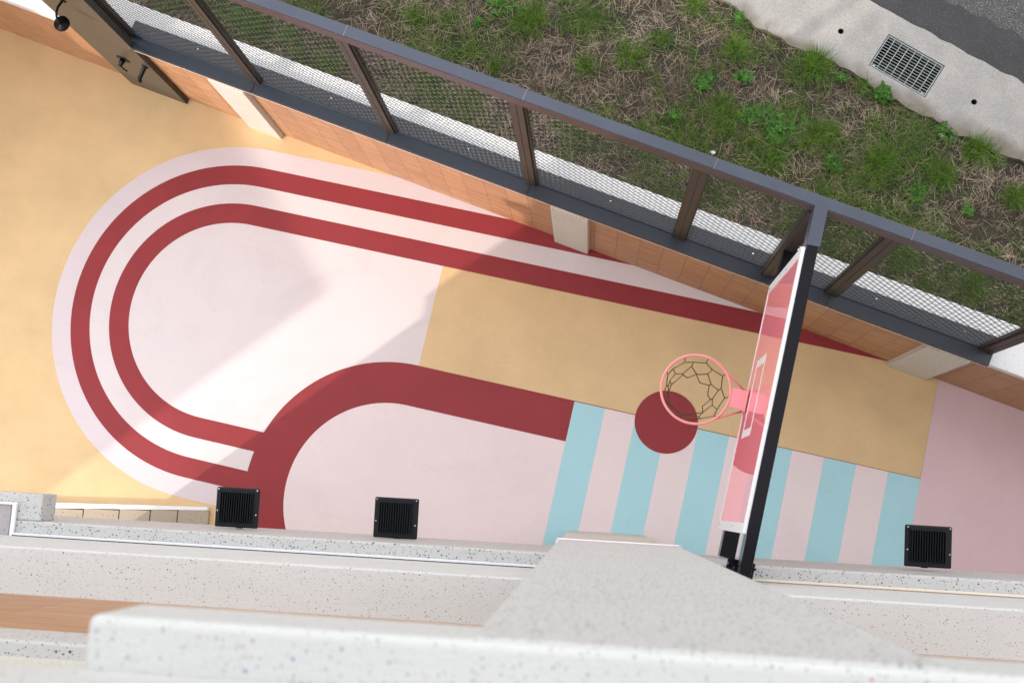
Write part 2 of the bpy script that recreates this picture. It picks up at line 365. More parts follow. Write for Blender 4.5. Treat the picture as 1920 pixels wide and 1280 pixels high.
# paler aggregate flecks
for mm_, sc_, th_ in ((M_ASPH, 120, .16), (M_ASPH2, 75, .26)):
    N = mm_.node_tree.nodes; L = mm_.node_tree.links; p = N['Principled BSDF']; s_ = p.inputs['Base Color'].links[0].from_socket
    v = N.new('ShaderNodeTexVoronoi'); v.inputs['Scale'].default_value = sc_; tc = N.new('ShaderNodeTexCoord'); L.new(tc.outputs['Object'], v.inputs['Vector'])
    lt = N.new('ShaderNodeMath'); lt.operation = 'LESS_THAN'; L.new(v.outputs['Distance'], lt.inputs[0]); lt.inputs[1].default_value = th_
    sp = N.new('ShaderNodeSeparateColor'); L.new(v.outputs['Color'], sp.inputs[0])
    k = N.new('ShaderNodeMath'); k.operation = 'LESS_THAN'; L.new(sp.outputs[0], k.inputs[0]); k.inputs[1].default_value = .35
    q = N.new('ShaderNodeMath'); q.operation = 'MULTIPLY'; L.new(lt.outputs[0], q.inputs[0]); L.new(k.outputs[0], q.inputs[1])
    m1 = N.new('ShaderNodeMix'); m1.data_type = 'RGBA'; L.new(s_, m1.inputs['A']); m1.inputs['B'].default_value = (.30, .30, .29, 1); L.new(q.outputs[0], m1.inputs['Factor']); L.new(m1.outputs['Result'], p.inputs['Base Color'])
d0 = toP(G(1770, 0)); d1 = toP(G(1920, 75))
def dy(x): return d0[1] + (d1[1] - d0[1]) * (x - d0[0]) / (d1[0] - d0[0])
rd = MB(); far = 30
inner_e = [(x_ * .06 - 20, upy(x_ * .06 - 20) - .02) for x_ in range(0, 667)]
mid_e = [(x_ * .06 - 20, dy(x_ * .06 - 20) + .012 * math.sin(x_ * 1.7) + random.uniform(-.012, .012)) for x_ in range(666, -1, -1)]
rd.sheet([inner_e + mid_e], P_Z - .012)
tag(rd.build('road_edge_band', M_ASPH, fr='P'), kind='structure')
rd = MB(); rd.sheet([[(p_[0], p_[1] - .03) for p_ in mid_e[::-1]] + [(20, far), (-20, far)]], P_Z - .018)
tag(rd.build('road', M_ASPH2, fr='P'), kind='structure')

# ------------------------------------------------------------------ drain grate
MG = Matrix.Translation((gc.x, gc.y, 0)) @ Matrix.Rotation(math.atan2(gu.y, gu.x), 4, 'Z')
dg = thing('drain_grate', 'galvanised steel drain grate set in the concrete pavement', 'drain', MG)
M_GALV = mat('galvanised', (.36, .41, .40), rough=.5, metal=.2, var=.25, vscale=30)
M_PIT = mat('drain_pit', (.03, .03, .028), rough=.9, var=.5, vscale=9, vcol=(.12, .10, .08), bump=.6, bscale=50)
a, b = GW / 2 - .007, GH / 2 - .007; z1 = P_Z - .003
f = MB(); w = .007
f.box((-a, -b, z1 - .03), (a, -b + w, z1)); f.box((-a, b - w, z1 - .03), (a, b, z1))
f.box((-a, -b + w, z1 - .03), (-a + w, b - w, z1 - .001)); f.box((a - w, -b + w, z1 - .03), (a, b - w, z1 - .001))
f.build('frame', M_GALV, dg)
xs = [-a + .062 + i * (2 * a - .124) / 6 for i in range(7)]
for x in xs: MB().box((x - .0026, -b + w, z1 - .012), (x + .0026, b - w, z1 - .002)).build('bearing_bar', M_GALV, dg)
for i in range(1, 12):
    y = -b + i * 2 * b / 12
    MB().box((-a + w, y - .0017, z1 - .009), (a - w, y + .0017, z1 - .0035)).build('cross_bar', M_GALV, dg)
for sx_, sy_ in ((-1, -1), (1, -1)):
    MB().box((sx_ * (a - .03) - .012, sy_ * (b - .012) - .006, z1 - .003), (sx_ * (a - .03) + .012, sy_ * (b - .012) + .006, z1 + .001)).build('clip', M_GALV, dg)
pt = MB(); pt.box((-GW / 2 - .002, -GH / 2 - .002, -.4), (GW / 2 + .002, GH / 2 + .002, P_Z - .001))
top = [f_ for f_ in pt.bm.faces if f_.calc_center_median().z > P_Z - .01]
bmesh.ops.delete(pt.bm, geom=top, context='FACES')
pt.build('sump', M_PIT, dg)
for hh, lb in ((h1, 'small round weep hole in the pavement, up-left of the drain grate'), (h2, 'small round weep hole in the pavement, down-right of the drain grate')):
    t = MB(); t.wallloop(circ((0, 0), .0208), -.2, P_Z + .0015); t.wallloop(circ((0, 0), .0235), -.2, P_Z + .0015)
    o_, i_ = circ((0, 0), .0235), circ((0, 0), .0208)
    t.sheet([o_, i_], P_Z + .0015); t.sheet([i_], -.2)
    o = t.build('weep_pipe', M_PANELD, fr='W'); o.location = (hh.x, hh.y, 0); tag(o, lb, 'drain hole', 'weep holes in the pavement')

# ------------------------------------------------------------------ court floor and painted pattern (court frame, u right, v up)
BIG_C = (-1.607, -.350)
fl = MB(); fl.sheet([[tuple(loc('C', FR['F'] @ Vector(q))[:2]) for q in [(-4, -10, 0), (14, -10, 0), (14, .02, 0), (-4, .02, 0)]]], 0)
floor = tag(fl.build('court_floor', C_YEL, fr='C'), kind='structure')
lay = [0]
def clipF(poly):
    """cut a court-frame polygon at the wall face (n = 0)"""
    pts = [(FR['F'].inverted() @ (FR['C'] @ Vector((p[0], p[1], 0)))) for p in poly]
    out = []
    lim = .01
    for i in range(len(pts)):
        p, q = pts[i], pts[(i + 1) % len(pts)]
        if p.y <= lim: out.append(p)
        if (p.y <= lim) != (q.y <= lim):
            t = (lim - p.y) / (q.y - p.y); out.append(p.lerp(q, t))
    return [tuple((FR['C'].inverted() @ (FR['F'] @ p))[:2]) for p in out]
def paint(name, poly, m, label=None):
    lay[0] += 1
    s = MB(); s.sheet([clipF(poly)], .0005 * lay[0]); o = s.build(name, m, floor)
    if label: o['label'] = label
def paint_same(name, poly, m):
    lay[0] -= 1; paint(name, poly, m)
SC = (-3.28, .815)
def stadium(r, m, name):
    s0 = (-3.255, .818)
    P = [(s0[0] + r * math.cos(t), s0[1] + r * math.sin(t)) for t in np.linspace(math.pi / 2, 3 * math.pi / 2, 72)]
    paint(name, P + [(8, s0[1] - r), (8, s0[1] + r)], m)
stadium(1.489, C_LAV, 'pale_outer_band'); stadium(1.328, C_RED, 'red_outer_band'); stadium(1.163, C_PALE, 'pale_middle_band')
stadium(.997, C_RED, 'red_inner_band'); stadium(.828, C_PALE, 'pale_centre')
paint('yellow_block', [(-1.59, .79), (2.475, .79), (2.475, 1.646), (-1.59, 1.646)], C_YEL)
def arcshape(r, v1):
    A = [(BIG_C[0] + r * math.cos(t), BIG_C[1] + r * math.sin(t)) for t in np.linspace(math.pi / 2, math.pi * 1.35, 60)]
    return A + [(A[-1][0], -4), (8, -4), (8, v1)]
paint('red_arch', arcshape(1.148, .79), C_RED)
A = arcshape(.812, .462)
paint('pale_arch', A, C_PNK)
lay[0] += 1
paint_same('red_arch_end_cover', [(-.287, -4), (8, -4), (8, .79), (-.287, .79)], C_PNK)
for i in range(0, 11, 2):
    u0 = -.287 + i * .2511
    if i == 0: lay[0] += 1
    paint_same('blue_stripe', [(u0, -4), (u0 + .2511, -4), (u0 + .2511, .79), (u0, .79)], C_BLU)
lay[0] += 1
paint_same('rose_end', [(2.475, -4), (9, -4), (9, 3), (2.475, 3)], C_DPK)
lay[0] += 1
paint('red_spot', circ((.461, .789), .251, 80), C_RED)

# ------------------------------------------------------------------ boundary wall
S0, S1 = -3.5, 12.5
bw = thing('boundary_wall', 'low tiled boundary wall with pale terrazzo pillars and coping below the mesh fence', 'wall', fmat('F'))
t = MB(); t.box((S0, 0, -.05), (S1, .26, 1.08)); t.build('tile_cladding', M_TILE, bw)
t = MB(); t.box((S0, -.028, 1.08), (S1, .30, 1.15), bev=.006); t.build('coping', T_COPE, bw)
for s0, s1 in ((-1.2, -.9), (2.457, 2.76), (5.244, 5.538), (8.075, 8.385), (10.9, 11.2)):
    t = MB(); t.box((s0, -.046, -.02), (s1, .02, 1.08), bev=.004); o = t.build('pillar', T_WARM, bw)

# ------------------------------------------------------------------ mesh fence
mf = thing('mesh_fence', 'dark grey metal fence with expanded mesh bays standing on the tiled wall', 'fence', fmat('F'))
FZ0, FZ1 = 1.2, 3.0
t = MB()
t.box((1.80, -.045, 1.145), (8.475, -.040, 1.195))           # fascia
t.build('fascia', M_STEELF, mf)
t = MB()
prof = [(-.045, 1.195), (.045, 1.203), (.050, 1.212), (.062, 1.212), (.064, 1.2), (.165, 1.19), (.165, 1.150), (-.04, 1.150)]
bmv = t.bm
ends = []
for sx_ in (1.80, 8.475): ends.append([bmv.verts.new((sx_, q[0], q[1])) for q in prof])
for i in range(len(prof)):
    j = (i + 1) % len(prof); bmv.faces.new((ends[0][i], ends[1][i], ends[1][j], ends[0][j]))
bmv.faces.new(ends[0]); bmv.faces.new(ends[1][::-1]); bmesh.ops.recalc_face_normals(bmv, faces=bmv.faces)
t.build('sill', M_STEEL, mf)
MB().box((1.80, -.0465, 1.138), (8.475, -.03, 1.1445)).build('drip_edge', M_WHITE, mf)
t = MB(); t.box((1.72, .012, 2.95), (12.3, .078, 3.0), bev=.003); t.build('top_rail', M_RAILTOP, mf)
t = MB(); t.box((1.72, .006, 2.905), (12.3, .0115, 2.997)); t.build('rail_face', M_RAILF, mf)
t = MB(); t.box((1.72, .02, 2.885), (12.3, .06, 2.949), bev=.002); t.build('rail_under', M_STEELF, mf)
posts = [(1.74, 1.83), (2.822, 2.905), (3.917, 4.0), (5.025, 5.108), (6.155, 6.238), (6.83, 6.905), (7.275, 7.358), (8.385, 8.465)]
for k, (a, b) in enumerate(posts):
    t = MB(); m_ = (a + b) / 2; y0, y1 = (.03, .085) if k != 5 else (-.005, .10)
    t.box((a, y0, 1.2), (m_ - .0012, y1, 2.89), bev=.002); t.box((m_ + .0012, y0, 1.2), (b, y1, 2.89), bev=.002)
    t.box((m_ - .002, y0 + .004, 1.2), (m_ + .002, y1 - .004, 2.888))
    t.box((b - .001, y0 + .014, 1.2), (b + .012, y1 - .016, 2.888))
    t.box((a - .012, y0 + .014, 1.2), (a + .001, y1 - .016, 2.888))
    t.build('post', M_STEELF, mf)
for s_ in [1.83, 2.3, 2.87, 3.4, 3.985, 4.6, 5.15, 5.7, 6.29, 6.86, 7.33, 7.85, 8.4]:
    c = Vector((s_, -.047, 1.17)); t = MB(); t.tube([c + Vector((0, .002, 0)), c - Vector((0, .004, 0))], [.006, .0045], 10); t.build('rivet', M_CHROME, mf)
for s_ in [2.35, 3.45, 4.55, 5.65, 6.72, 7.62, 8.25]:
    c = Vector((s_, .12, 1.196)); t = MB(); t.tube([c, c + Vector((0, 0, .005))], [.008, .006], 10); t.build('bolt', M_CHROME, mf)
# joints in the sill and rail covers
for s_ in (2.866, 3.96, 5.066, 6.197, 7.317):
    MB().box((s_ - .0015, -.0455, 1.15), (s_ + .0015, .044, 1.2045)).build('sill_joint', M_PANELD, mf)
    MB().box((s_ + .06, .011, 2.975), (s_ + .062, .0785, 3.0008)).build('rail_joint', M_TAUPE, mf)
def expanded(s0, s1, z0, z1, y, px=.077, pz=.071, r=.0031):
    nx = int(round((s1 - s0) / (px / 2))); nz = int(round((z1 - z0) / (pz / 2)))
    dx = (s1 - s0) / nx; dz = (z1 - z0) / nz
    V = []; F = []
    for j in range(nz + 1):
        pts = []
        for i in range(nx + 1):
            zc = z0 + j * dz + (1 if (i + j) % 2 == 0 else -1) * dz * .46
            for k in (-1, 1):
                pts.append((min(max(s0 + i * dx + k * dx * .24, s0), s1), y - k * .0035, min(max(zc, z0), z1)))
        base = len(V)
        for p in pts:
            for a_, b_ in ((r, .0012), (0, .002), (-r, -.0012), (0, -.002)):
                V.append((p[0], p[1] + b_, p[2] + a_))
        for q in range(len(pts) - 1):
            for k in range(4):
                F.append((base + q * 4 + k, base + q * 4 + (k + 1) % 4, base + (q + 1) * 4 + (k + 1) % 4, base + (q + 1) * 4 + k))
    me = bpy.data.meshes.new('mesh_panel'); me.from_pydata(V, [], F); return me
for (a, b), (c, d) in zip(posts, posts[1:]):
    link('mesh_panel', expanded(b + .008, c - .008, 1.212, 2.89, .068), M_WIRE, mf)

# ------------------------------------------------------------------ basketball hoop on its steel beams
B1 = G(1512, 462, 3.0); B0 = G(1400, 1001, 3.0); bdir = (B1 - B0); BL = bdir.length; bdir.normalize()
bn = Vector((bdir.y, -bdir.x, 0))        # to the right, behind the board
TH_H = math.atan2(bdir.y, bdir.x) - math.pi / 2
MH = Matrix.Translation(Vector((B0.x, B0.y, 0))) @ Matrix.Rotation(TH_H, 4, 'Z')   # x = behind board, y = along the board
iH = MH.inverted()
bh = thing('basketball_hoop', 'pink basketball hoop with glossy pink backboard and steel chain net', 'basketball hoop', MH)
BZ0, BZ1 = 1.87, 2.985; TK = .021
fence_end = (iH @ (FR['F'] @ Vector((6.87, .03, 3)))).y + .02
ZL = (iH @ (FR['B'] @ Vector((.85, -.33, 0)))).y
beam = thing('hoop_beam_frame', 'pair of black steel beams spanning from the mesh fence to the facade behind the backboard', 'beam', MH)
t = MB(); t.box((.002, ZL, 2.88), (.064, BL + .01, 2.998), bev=.003); t.build('upper_beam', M_BLACK, beam)
t = MB(); t.box((.0, BL + .0105, 2.88), (.072, fence_end, 3.0015), bev=.003); t.build('beam_end', M_RAILTOP, beam)  # same black beam; its blue colour imitates the reflected sky
t = MB(); t.box((.004, ZL + .07, 1.92), (.098, fence_end - .04, 2.02), bev=.003); t.build('lower_beam', M_BLACK, beam)
t = MB(); t.box((-.035, ZL - .02, 2.725), (.115, ZL + .085, 2.74), bev=.002)
t.box((-.035, ZL + .05, 2.74), (.115, ZL + .062, 2.80)); t.build('base_plate', M_BLACK, beam)
t = MB(); t.box((-.012, ZL + .0, 2.74), (.062, ZL + .05, 2.881), bev=.002); t.build('stub_post', M_BLACK, beam)
for px_, py_ in ((-.022, .0), (.102, .0), (.102, .03), (-.022, .03)):
    MB().tube([(px_, ZL + py_, 2.74), (px_, ZL + py_, 2.752)], .008, 8).build('bolt', M_LAMP, beam)
bb = None
def board_mat():
    m = bpy.data.materials.new('board_glass'); m.use_nodes = True; N = m.node_tree.nodes; L = m.node_tree.links
    p = N['Principled BSDF']; p.inputs['Base Color'].default_value = (1.0, .30, .36, 1); p.inputs['Roughness'].default_value = .02
    p.inputs['IOR'].default_value = 1.65
    return m
M_BOARD = board_mat()
back = MB().box((-TK + .004, .012, BZ0 + .008), (-.006, BL - .012, BZ1 - .012)).build('backboard', M_BOARD, bh)
fz = MB(); y0, y1 = 0, BL
fz.box((-TK, y0, BZ1 - .03), (0, y1, BZ1), bev=.002); fz.box((-TK, y0, BZ0), (0, y1, BZ0 + .012), bev=.001)
fz.box((-TK, y0, BZ0 + .012), (0, y0 + .055, BZ1 - .03)); fz.box((-TK, y1 - .055, BZ0 + .012), (0, y1, BZ1 - .03))
fz.build('frame', M_WHITE, back)
for y_ in (.03, BL - .03):
    for z_ in (1.9, 2.5): MB().box((-TK - .001, y_ - .0015, z_), (-TK + .001, y_ + .0015, z_ + .05)).build('slot', M_PANELD, back)
# target square
hc = G(1304.5, 729.5, 1.98); hl = iH @ hc; yc = hl.y
sq = MB(); xa = -TK + .0025; hw = .245; q0, q1 = 2.06, 2.42; lw = .018
sq.box((xa, yc - hw, q0), (xa + .002, yc - hw + .05, q1)); sq.box((xa, yc + hw - .05, q0), (xa + .002, yc + hw, q1))
sq.box((xa, yc - hw + .05, q0), (xa + .002, yc + hw - .05, q0 + lw * 1.6)); sq.box((xa, yc - hw + .05, q1 - lw * 1.6), (xa + .002, yc + hw - .05, q1))
sq.build('target_square', M_WHITE, back)
R_ = .2155; RH = 1.98
rim = MB().torus((hl.x, hl.y, RH), R_, .0085, 72, 12).build('rim', M_PINKM, bh)
t = MB(); xe = hl.x + R_ + .004
t.box((xe, yc - .062, RH - .004), (-TK - .004, yc + .062, RH + .006), bev=.002); t.build('bracket', M_PINKP, bh)
t = MB(); t.box((-TK - .012, yc - .075, RH - .11), (-TK - .001, yc + .075, RH + .02), bev=.003); t.build('mounting_plate', M_PINKM, bh)
for sg in (-1, 1):
    aa = math.radians(47)
    p0 = Vector((hl.x + R_ * math.cos(aa), yc + sg * R_ * math.sin(aa), RH - .004)); p1 = Vector((-TK - .008, yc + sg * .062, RH - .075))
    MB().tube([p0, p0.lerp(p1, .5), p1], .0065, 8).build('strut', M_PINKM, bh)
# chain net : strands of links
net = MB(); NA = 9
def chain(p, q, sag=.006):
    p = Vector(p); q = Vector(q); L_ = (q - p).length; k = max(2, int(L_ / .011)); pts = []
    d = (q - p).normalized(); sd = d.cross(Vector((.3, .2, 1))).normalized(); ud = d.cross(sd)
    for i in range(k):
        a_ = p.lerp(q, i / k); b_ = p.lerp(q, (i + 1) / k)
        w_ = sd if i % 2 else ud
        s0_ = -sag * math.sin(math.pi * i / k); s1_ = -sag * math.sin(math.pi * (i + 1) / k)
        a_ = a_ + Vector((0, 0, s0_)); b_ = b_ + Vector((0, 0, s1_)); e_ = d * .002
        net.tube([a_ - e_, a_.lerp(b_, .5) + w_ * .0042, b_ + e_], .0015, 4, cap=False)
        net.tube([a_ - e_, a_.lerp(b_, .5) - w_ * .0042, b_ + e_], .0015, 4, cap=False)
rn = random.Random(3)
lev = [(.212, RH - .005), (.192, RH - .05), (.180, RH - .13), (.160, RH - .18), (.148, RH - .26), (.136, RH - .30), (.128, RH - .38)]
jit = {}
def nd(l, i):
    i = i % NA
    if (l, i) not in jit:
        r_, z_ = lev[l]; off = .5 if l in (2, 3, 6) else 0
        a_ = 2 * math.pi * (i + off) / NA + (0 if l == 0 else rn.uniform(-.05, .05))
        rr_ = r_ + (0 if l == 0 else rn.uniform(-.012, .012))
        jit[(l, i)] = Vector((hl.x - .003 * l + rr_ * math.cos(a_), yc - .002 * l + rr_ * math.sin(a_), z_ + (0 if l == 0 else rn.uniform(-.015, .015))))
    return jit[(l, i)]
for i in range(NA):
    chain(nd(0, i), nd(1, i)); chain(nd(1, i), nd(2, i)); chain(nd(1, i), nd(2, i - 1))
    chain(nd(2, i), nd(3, i)); chain(nd(3, i), nd(4, i)); chain(nd(3, i), nd(4, i + 1))
    chain(nd(4, i), nd(5, i)); chain(nd(5, i), nd(6, i)); chain(nd(5, i), nd(6, i - 1))
net.build('chain_net', M_CHAIN, bh)

# ------------------------------------------------------------------ shower column
sp = thing('shower_column', 'bronze coloured outdoor shower panel against the tiled wall, with black fittings', 'shower', fmat('F'))
t = MB(); t.box((1.325, -.048, 0), (1.862, -.044, 1.10)); t.box((1.325, -.048, 1.103), (1.862, -.044, 2.5)); t.build('front_panel', M_PANEL, sp)
t = MB(); t.box((1.3265, -.0438, 0), (1.8605, -.003, 1.138)); t.box((1.3265, -.0438, 1.138), (1.8605, .004, 2.495)); t.build('side_casing', M_PANELD, sp)
def pplane(px, py, n0):
    w = RM @ np.array([px - 960., py - 640., FPX]); o = FR['F'].inverted() @ Vector((0, 0, CAM_H)); d = FR['F'].inverted().to_3x3() @ Vector(w)
    t_ = (n0 - o.y) / d.y; return o + d * t_
va = pplane(231, 111, -.048); spt = pplane(272, 125, -.048); at = pplane(118, 1, -.048)
s_, z_ = at.x, at.z
t = MB(); t.tube([(s_, -.046, z_), (s_, -.058, z_)], .024, 20); esc = t.build('arm_flange', M_BLKF, sp)
t = MB(); hs = (s_ + .02, -.19, z_ - .04)
t.tube([(s_, -.05, z_), (s_, -.075, z_ + .008), (s_, -.11, z_ + .02), (s_ + .006, -.15, z_ + .02), (s_ + .014, -.178, z_ + .005), hs, (hs[0], hs[1], hs[2] - .02)], .0085, 12); t.build('shower_arm', M_BLKF, sp)
t = MB(); t.tube([(hs[0], hs[1], hs[2] - .012), (hs[0], hs[1], hs[2] - .024), (hs[0], hs[1], hs[2] - .026), (hs[0], hs[1], hs[2] - .04)], [.018, .02, .056, .056], 36); t.build('shower_head', M_BLKF, sp)
t = MB(); t.tube([(va.x, -.046, va.z), (va.x, -.053, va.z)], .056, 36); vv = t.build('valve', M_BLKF, sp)
t = MB(); t.tube([(va.x, -.05, va.z), (va.x, -.085, va.z), (va.x, -.087, va.z), (va.x, -.115, va.z)], [.022, .022, .017, .017], 20)
t.tube([(va.x, -.108, va.z), (va.x + .03, -.118, va.z - .03), (va.x + .05, -.12, va.z - .045)], .006, 10); t.build('handle', M_BLKF, vv)
t = MB(); t.tube([(spt.x, -.046, spt.z), (spt.x, -.056, spt.z), (spt.x, -.057, spt.z), (spt.x, -.155, spt.z), (spt.x, -.165, spt.z - .02), (spt.x, -.165, spt.z - .035)], [.026, .026, .017, .017, .016, .013], 20); t.build('spout', M_BLKF, sp)

# ------------------------------------------------------------------ building facade under the camera (frame B: x along, y towards the court)
bd = thing('building_facade', 'white terrazzo and wood tile facade of the building, seen from above along the bottom', 'building', fmat('B'))
XL, XR = -3.80, 9.
PIL = (-.155, .507)
# lower arcade wall, ledge A
t = MB(); t.box((XL + .02, -.95, 0), (XR, -.42, 2.0)); t.build('ground_floor_wall', T_WARM, bd)
t = MB(); t.box((XL, -.95, 1.62), (XR, -.263, 2.70), bev=.012); t.build('lower_ledge', T_FINE, bd)
# left jut
t = MB(); t.box((XL, -.2635, 2.52), (-3.125, -.108, 2.698), bev=.008); t.build('corner_ledge', T_FINE, bd)
t = MB(); t.box((XL, -.42, 2.7), (-3.30, -.178, 2.706)); t.build('corner_shelf_shade', T_GREY, bd)  # darker sheet paints in the shade of a recess
# storey above : terrazzo band
t = MB(); t.box((XL + .02, -.95, 2.7), (XR, -.352, 3.60), bev=.01); t.build('middle_ledge', T_COARSE, bd)
# trims
t = MB(); t.box((-3.262, -.353, 2.705), (PIL[0] - .02, -.335, 2.725), bev=.003)
t.box((-3.285, -.353, 2.706), (-3.263, -.178, 2.726), bev=.003); t.box((XL, -.178, 2.705), (-3.262, -.165, 2.725), bev=.003); t.build('white_trim', M_WHITE, bd)
MB().box((-3.262, -.3535, 2.70), (PIL[0] - .02, -.3475, 2.74)).build('trim_shadow_line', M_PANELD, bd)  # dark strip painted in as the shadow line behind the white trim
t = MB(); t.box((PIL[1] + .05, -.353, 2.705), (XR, -.335, 2.725), bev=.003); t.build('cream_trim', M_CREAM, bd)
MB().box((PIL[1] + .05, -.3535, 2.70), (XR, -.3465, 2.74)).build('trim_shadow_line', M_TAUPE, bd)  # brown strip painted in as the shadow line behind the cream trim
# tiled wall behind, second storey
t = MB(); t.box((XL + .04, -.95, 3.6), (XR, -.58, 5.0)); t.build('tile_wall', M_TILE2, bd)
t = MB(); t.box((-3.2, -.95, 4.95), (XR, -.556, 5.22), bev=.01); t.build('upper_ledge', T_FINE, bd)
t = MB(); t.box((-3.2, -.95, 5.22), (XR, -.612, 7.3)); t.build('upper_wall', T_WARM, bd)
# pillar through all floors
t = MB(); t.box((-.15, -.40, 0), (.445, -.196, 2.62), bev=.003); t.build('lower_pillar', T_WARM, bd)
t = MB(); t.box((PIL[0], -.62, 2.62), (PIL[1], -.190, 7.385), bev=.004); t.build('upper_pillar', T_PLAIN, bd)
t = MB(); t.box((PIL[0] - .018, -.40, 2.60), (PIL[1] + .02, -.183, 2.622), bev=.002); t.build('pillar_trim', M_WHITE, bd)
for x_ in (PIL[0] - .012, PIL[1] + .012): MB().tube([(x_, -.189, 2.622), (x_, -.189, 2.6245)], .0035, 8).build('trim_screw', M_STEELF, bd)
# near ledge, top storey
t = MB(); t.box((-.705, -.80, 7.218), (4., -.1925, 7.405), bev=.014, seg=4); t.build('balcony_ledge', T_NEAR, bd)
t = MB(); t.box((-3., -1.2, 7.405), (4., -.268, 8.6), bev=.01); t.build('balcony_parapet', T_NEAR, bd)
# tower above with overhanging balconies
t = MB(); t.box((-4.2, -9., 0), (7., -.96, 5.2)); t.build('podium', M_WALLP, bd)
t = MB(); t.box((-4.0, -9., 5.2), (7., -1.9, 9.4)); t.build('tower_wall', M_WALLP, bd)

# low curb bench at the foot of the facade (left)
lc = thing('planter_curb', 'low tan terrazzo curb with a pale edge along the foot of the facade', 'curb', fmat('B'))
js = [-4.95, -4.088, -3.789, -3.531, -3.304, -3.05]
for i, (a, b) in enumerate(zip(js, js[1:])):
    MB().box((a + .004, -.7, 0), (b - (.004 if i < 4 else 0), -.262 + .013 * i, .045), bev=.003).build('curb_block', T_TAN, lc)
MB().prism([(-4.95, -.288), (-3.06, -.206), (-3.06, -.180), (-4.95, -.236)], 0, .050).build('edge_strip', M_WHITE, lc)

# ------------------------------------------------------------------ floodlights
def floodlight():
    o = thing('floodlight', '', 'floodlight', Matrix.Identity(4), 'floodlights along the facade')
    W, D = .272, .245
    t = MB(); t.box((-W / 2, -D / 2, 0), (W / 2, D / 2, .022), bev=.009, seg=3)
    t.box((-W / 2 + .012, -D / 2 + .012, -.02), (W / 2 - .012, D / 2 - .012, .0), bev=.006); t.build('housing', M_LAMP, o)
    t = MB(); i0, i1 = -W / 2 + .035, W / 2 - .045
    n = 14
    for k in range(n):
        x = i0 + (i1 - i0) * k / (n - 1)
        t.box((x - .0022, -D / 2 + .03, .0215), (x + .0022, D / 2 - .028, .052), bev=.001, seg=1)
    t.box((i0 - .008, D / 2 - .03, .0215), (i1 + .008, D / 2 - .022, .036)); t.box((i0 - .008, -D / 2 + .045, .0215), (i0 - .004, D / 2 - .03, .036)); t.box((i1 + .004, -D / 2 + .045, .0215), (i1 + .008, D / 2 - .03, .036))
    t.build('heat_sink', M_LAMP, o)
    for sx_, sy_ in ((-1, 1), (1, 1), (1, -.35), (-1, -.2)):
        c = (sx_ * (W / 2 - .014), sy_ * (D / 2 - .012), .0215)
        MB().tube([c, (c[0], c[1], .027)], [.0055, .0045], 10).build('screw', M_CHROME, o)
    t = MB(); t.box((-.10, -.02, -.05), (-.094, .01, -.019)); t.box((.094, -.02, -.05), (.10, .01, -.019)); t.box((-.10, -.02, -.056), (.10, .01, -.05)); t.box((-.02, -D / 2 - .011, -.056), (.02, -.02, -.05))
    t.build('bracket', M_LAMP, o)
    return o
def copy_tree(o, parent=None):
    c = o.copy(); COL.objects.link(c); c.parent = parent
    for ch in list(o.children): copy_tree(ch, c)
    return c
fl0 = floodlight()
for i, (x, y, lb) in enumerate([(-2.165, -.130, 'black finned floodlight in front of the red arch, left of the three'), (-1.170, -.136, 'black finned floodlight over plain pale pink paint, middle of the three'), (2.015, -.118, 'black finned floodlight over the blue stripes and rose paint, right of the three')]):
    o = fl0 if i == 0 else copy_tree(fl0)
    o.matrix_world = fmat('B', x, y, 2.1) @ Matrix.Rotation(math.radians(4), 4, 'X'); o['label'] = lb

# ------------------------------------------------------------------ off-frame block and wall, added to shade the left of the court
E0 = G(620, 545); E1 = G(490, 320); Lb = 7.0
hN = Lb * math.tan(el)
c0 = E0 - SUN_DIR * Lb; c1 = c0 + (E1 - E0).normalized() * 16
back = -SUN_DIR * 10
t = MB(); t.prism([(c0.x, c0.y), (c1.x, c1.y), (c1.x + back.x, c1.y + back.y), (c0.x + back.x, c0.y + back.y)], 0, hN)
nb_ = t.build('shade_block', M_WALLP, fr='W'); tag(nb_, 'unseen pale low block shaped to cast the shade over the left of the court', 'building')  # unseen; height and corner shaped to throw the court's shadow edges

t = MB(); t.box((0, -11.5, 0), (.3, 0, 4.2)); sw = t.build('shade_wall', M_TILE2); sw.matrix_world = fmat('F', -.75, -.01)  # unseen wall, added to darken the left end and give warm bounce
sw.data.transform(Matrix.Scale(.2, 4, (0, 1, 0))); tag(sw, 'unseen brown tiled wall added to darken the far left end of the court', 'wall')

# ------------------------------------------------------------------ verge: straw, grass, weeds
M_STRAW = None
def leaf_mat(name, c1, c2, rough=.6, trans=.25):
    m = bpy.data.materials.new(name); m.use_nodes = True; N = m.node_tree.nodes; L = m.node_tree.links; p = N['Principled BSDF']
    p.inputs['Roughness'].default_value = rough; p.inputs['Specular IOR Level'].default_value = .3
    at_ = N.new('ShaderNodeAttribute'); at_.attribute_name = 'tone'
    mx = N.new('ShaderNodeMix'); mx.data_type = 'RGBA'; mx.inputs['A'].default_value = (*c1, 1); mx.inputs['B'].default_value = (*c2, 1)
    L.new(at_.outputs['Fac'], mx.inputs['Factor']); L.new(mx.outputs['Result'], p.inputs['Base Color'])
    if trans:
        tr = N.new('ShaderNodeBsdfTranslucent'); L.new(mx.outputs['Result'], tr.inputs['Color']); ms = N.new('ShaderNodeMixShader'); ms.inputs[0].default_value = trans
        L.new(p.outputs[0], ms.inputs[1]); L.new(tr.outputs[0], ms.inputs[2]); L.new(ms.outputs[0], N['Material Output'].inputs['Surface'])
    return m
M_STRAW = leaf_mat('dry_straw', (.15, .105, .065), (.60, .485, .36), .7, .1)
M_GRASS = leaf_mat('green_blades', (.022, .075, .004), (.15, .27, .028), .5)
M_WEED = leaf_mat('weed_leaves', (.018, .075, .005), (.085, .22, .025), .5)
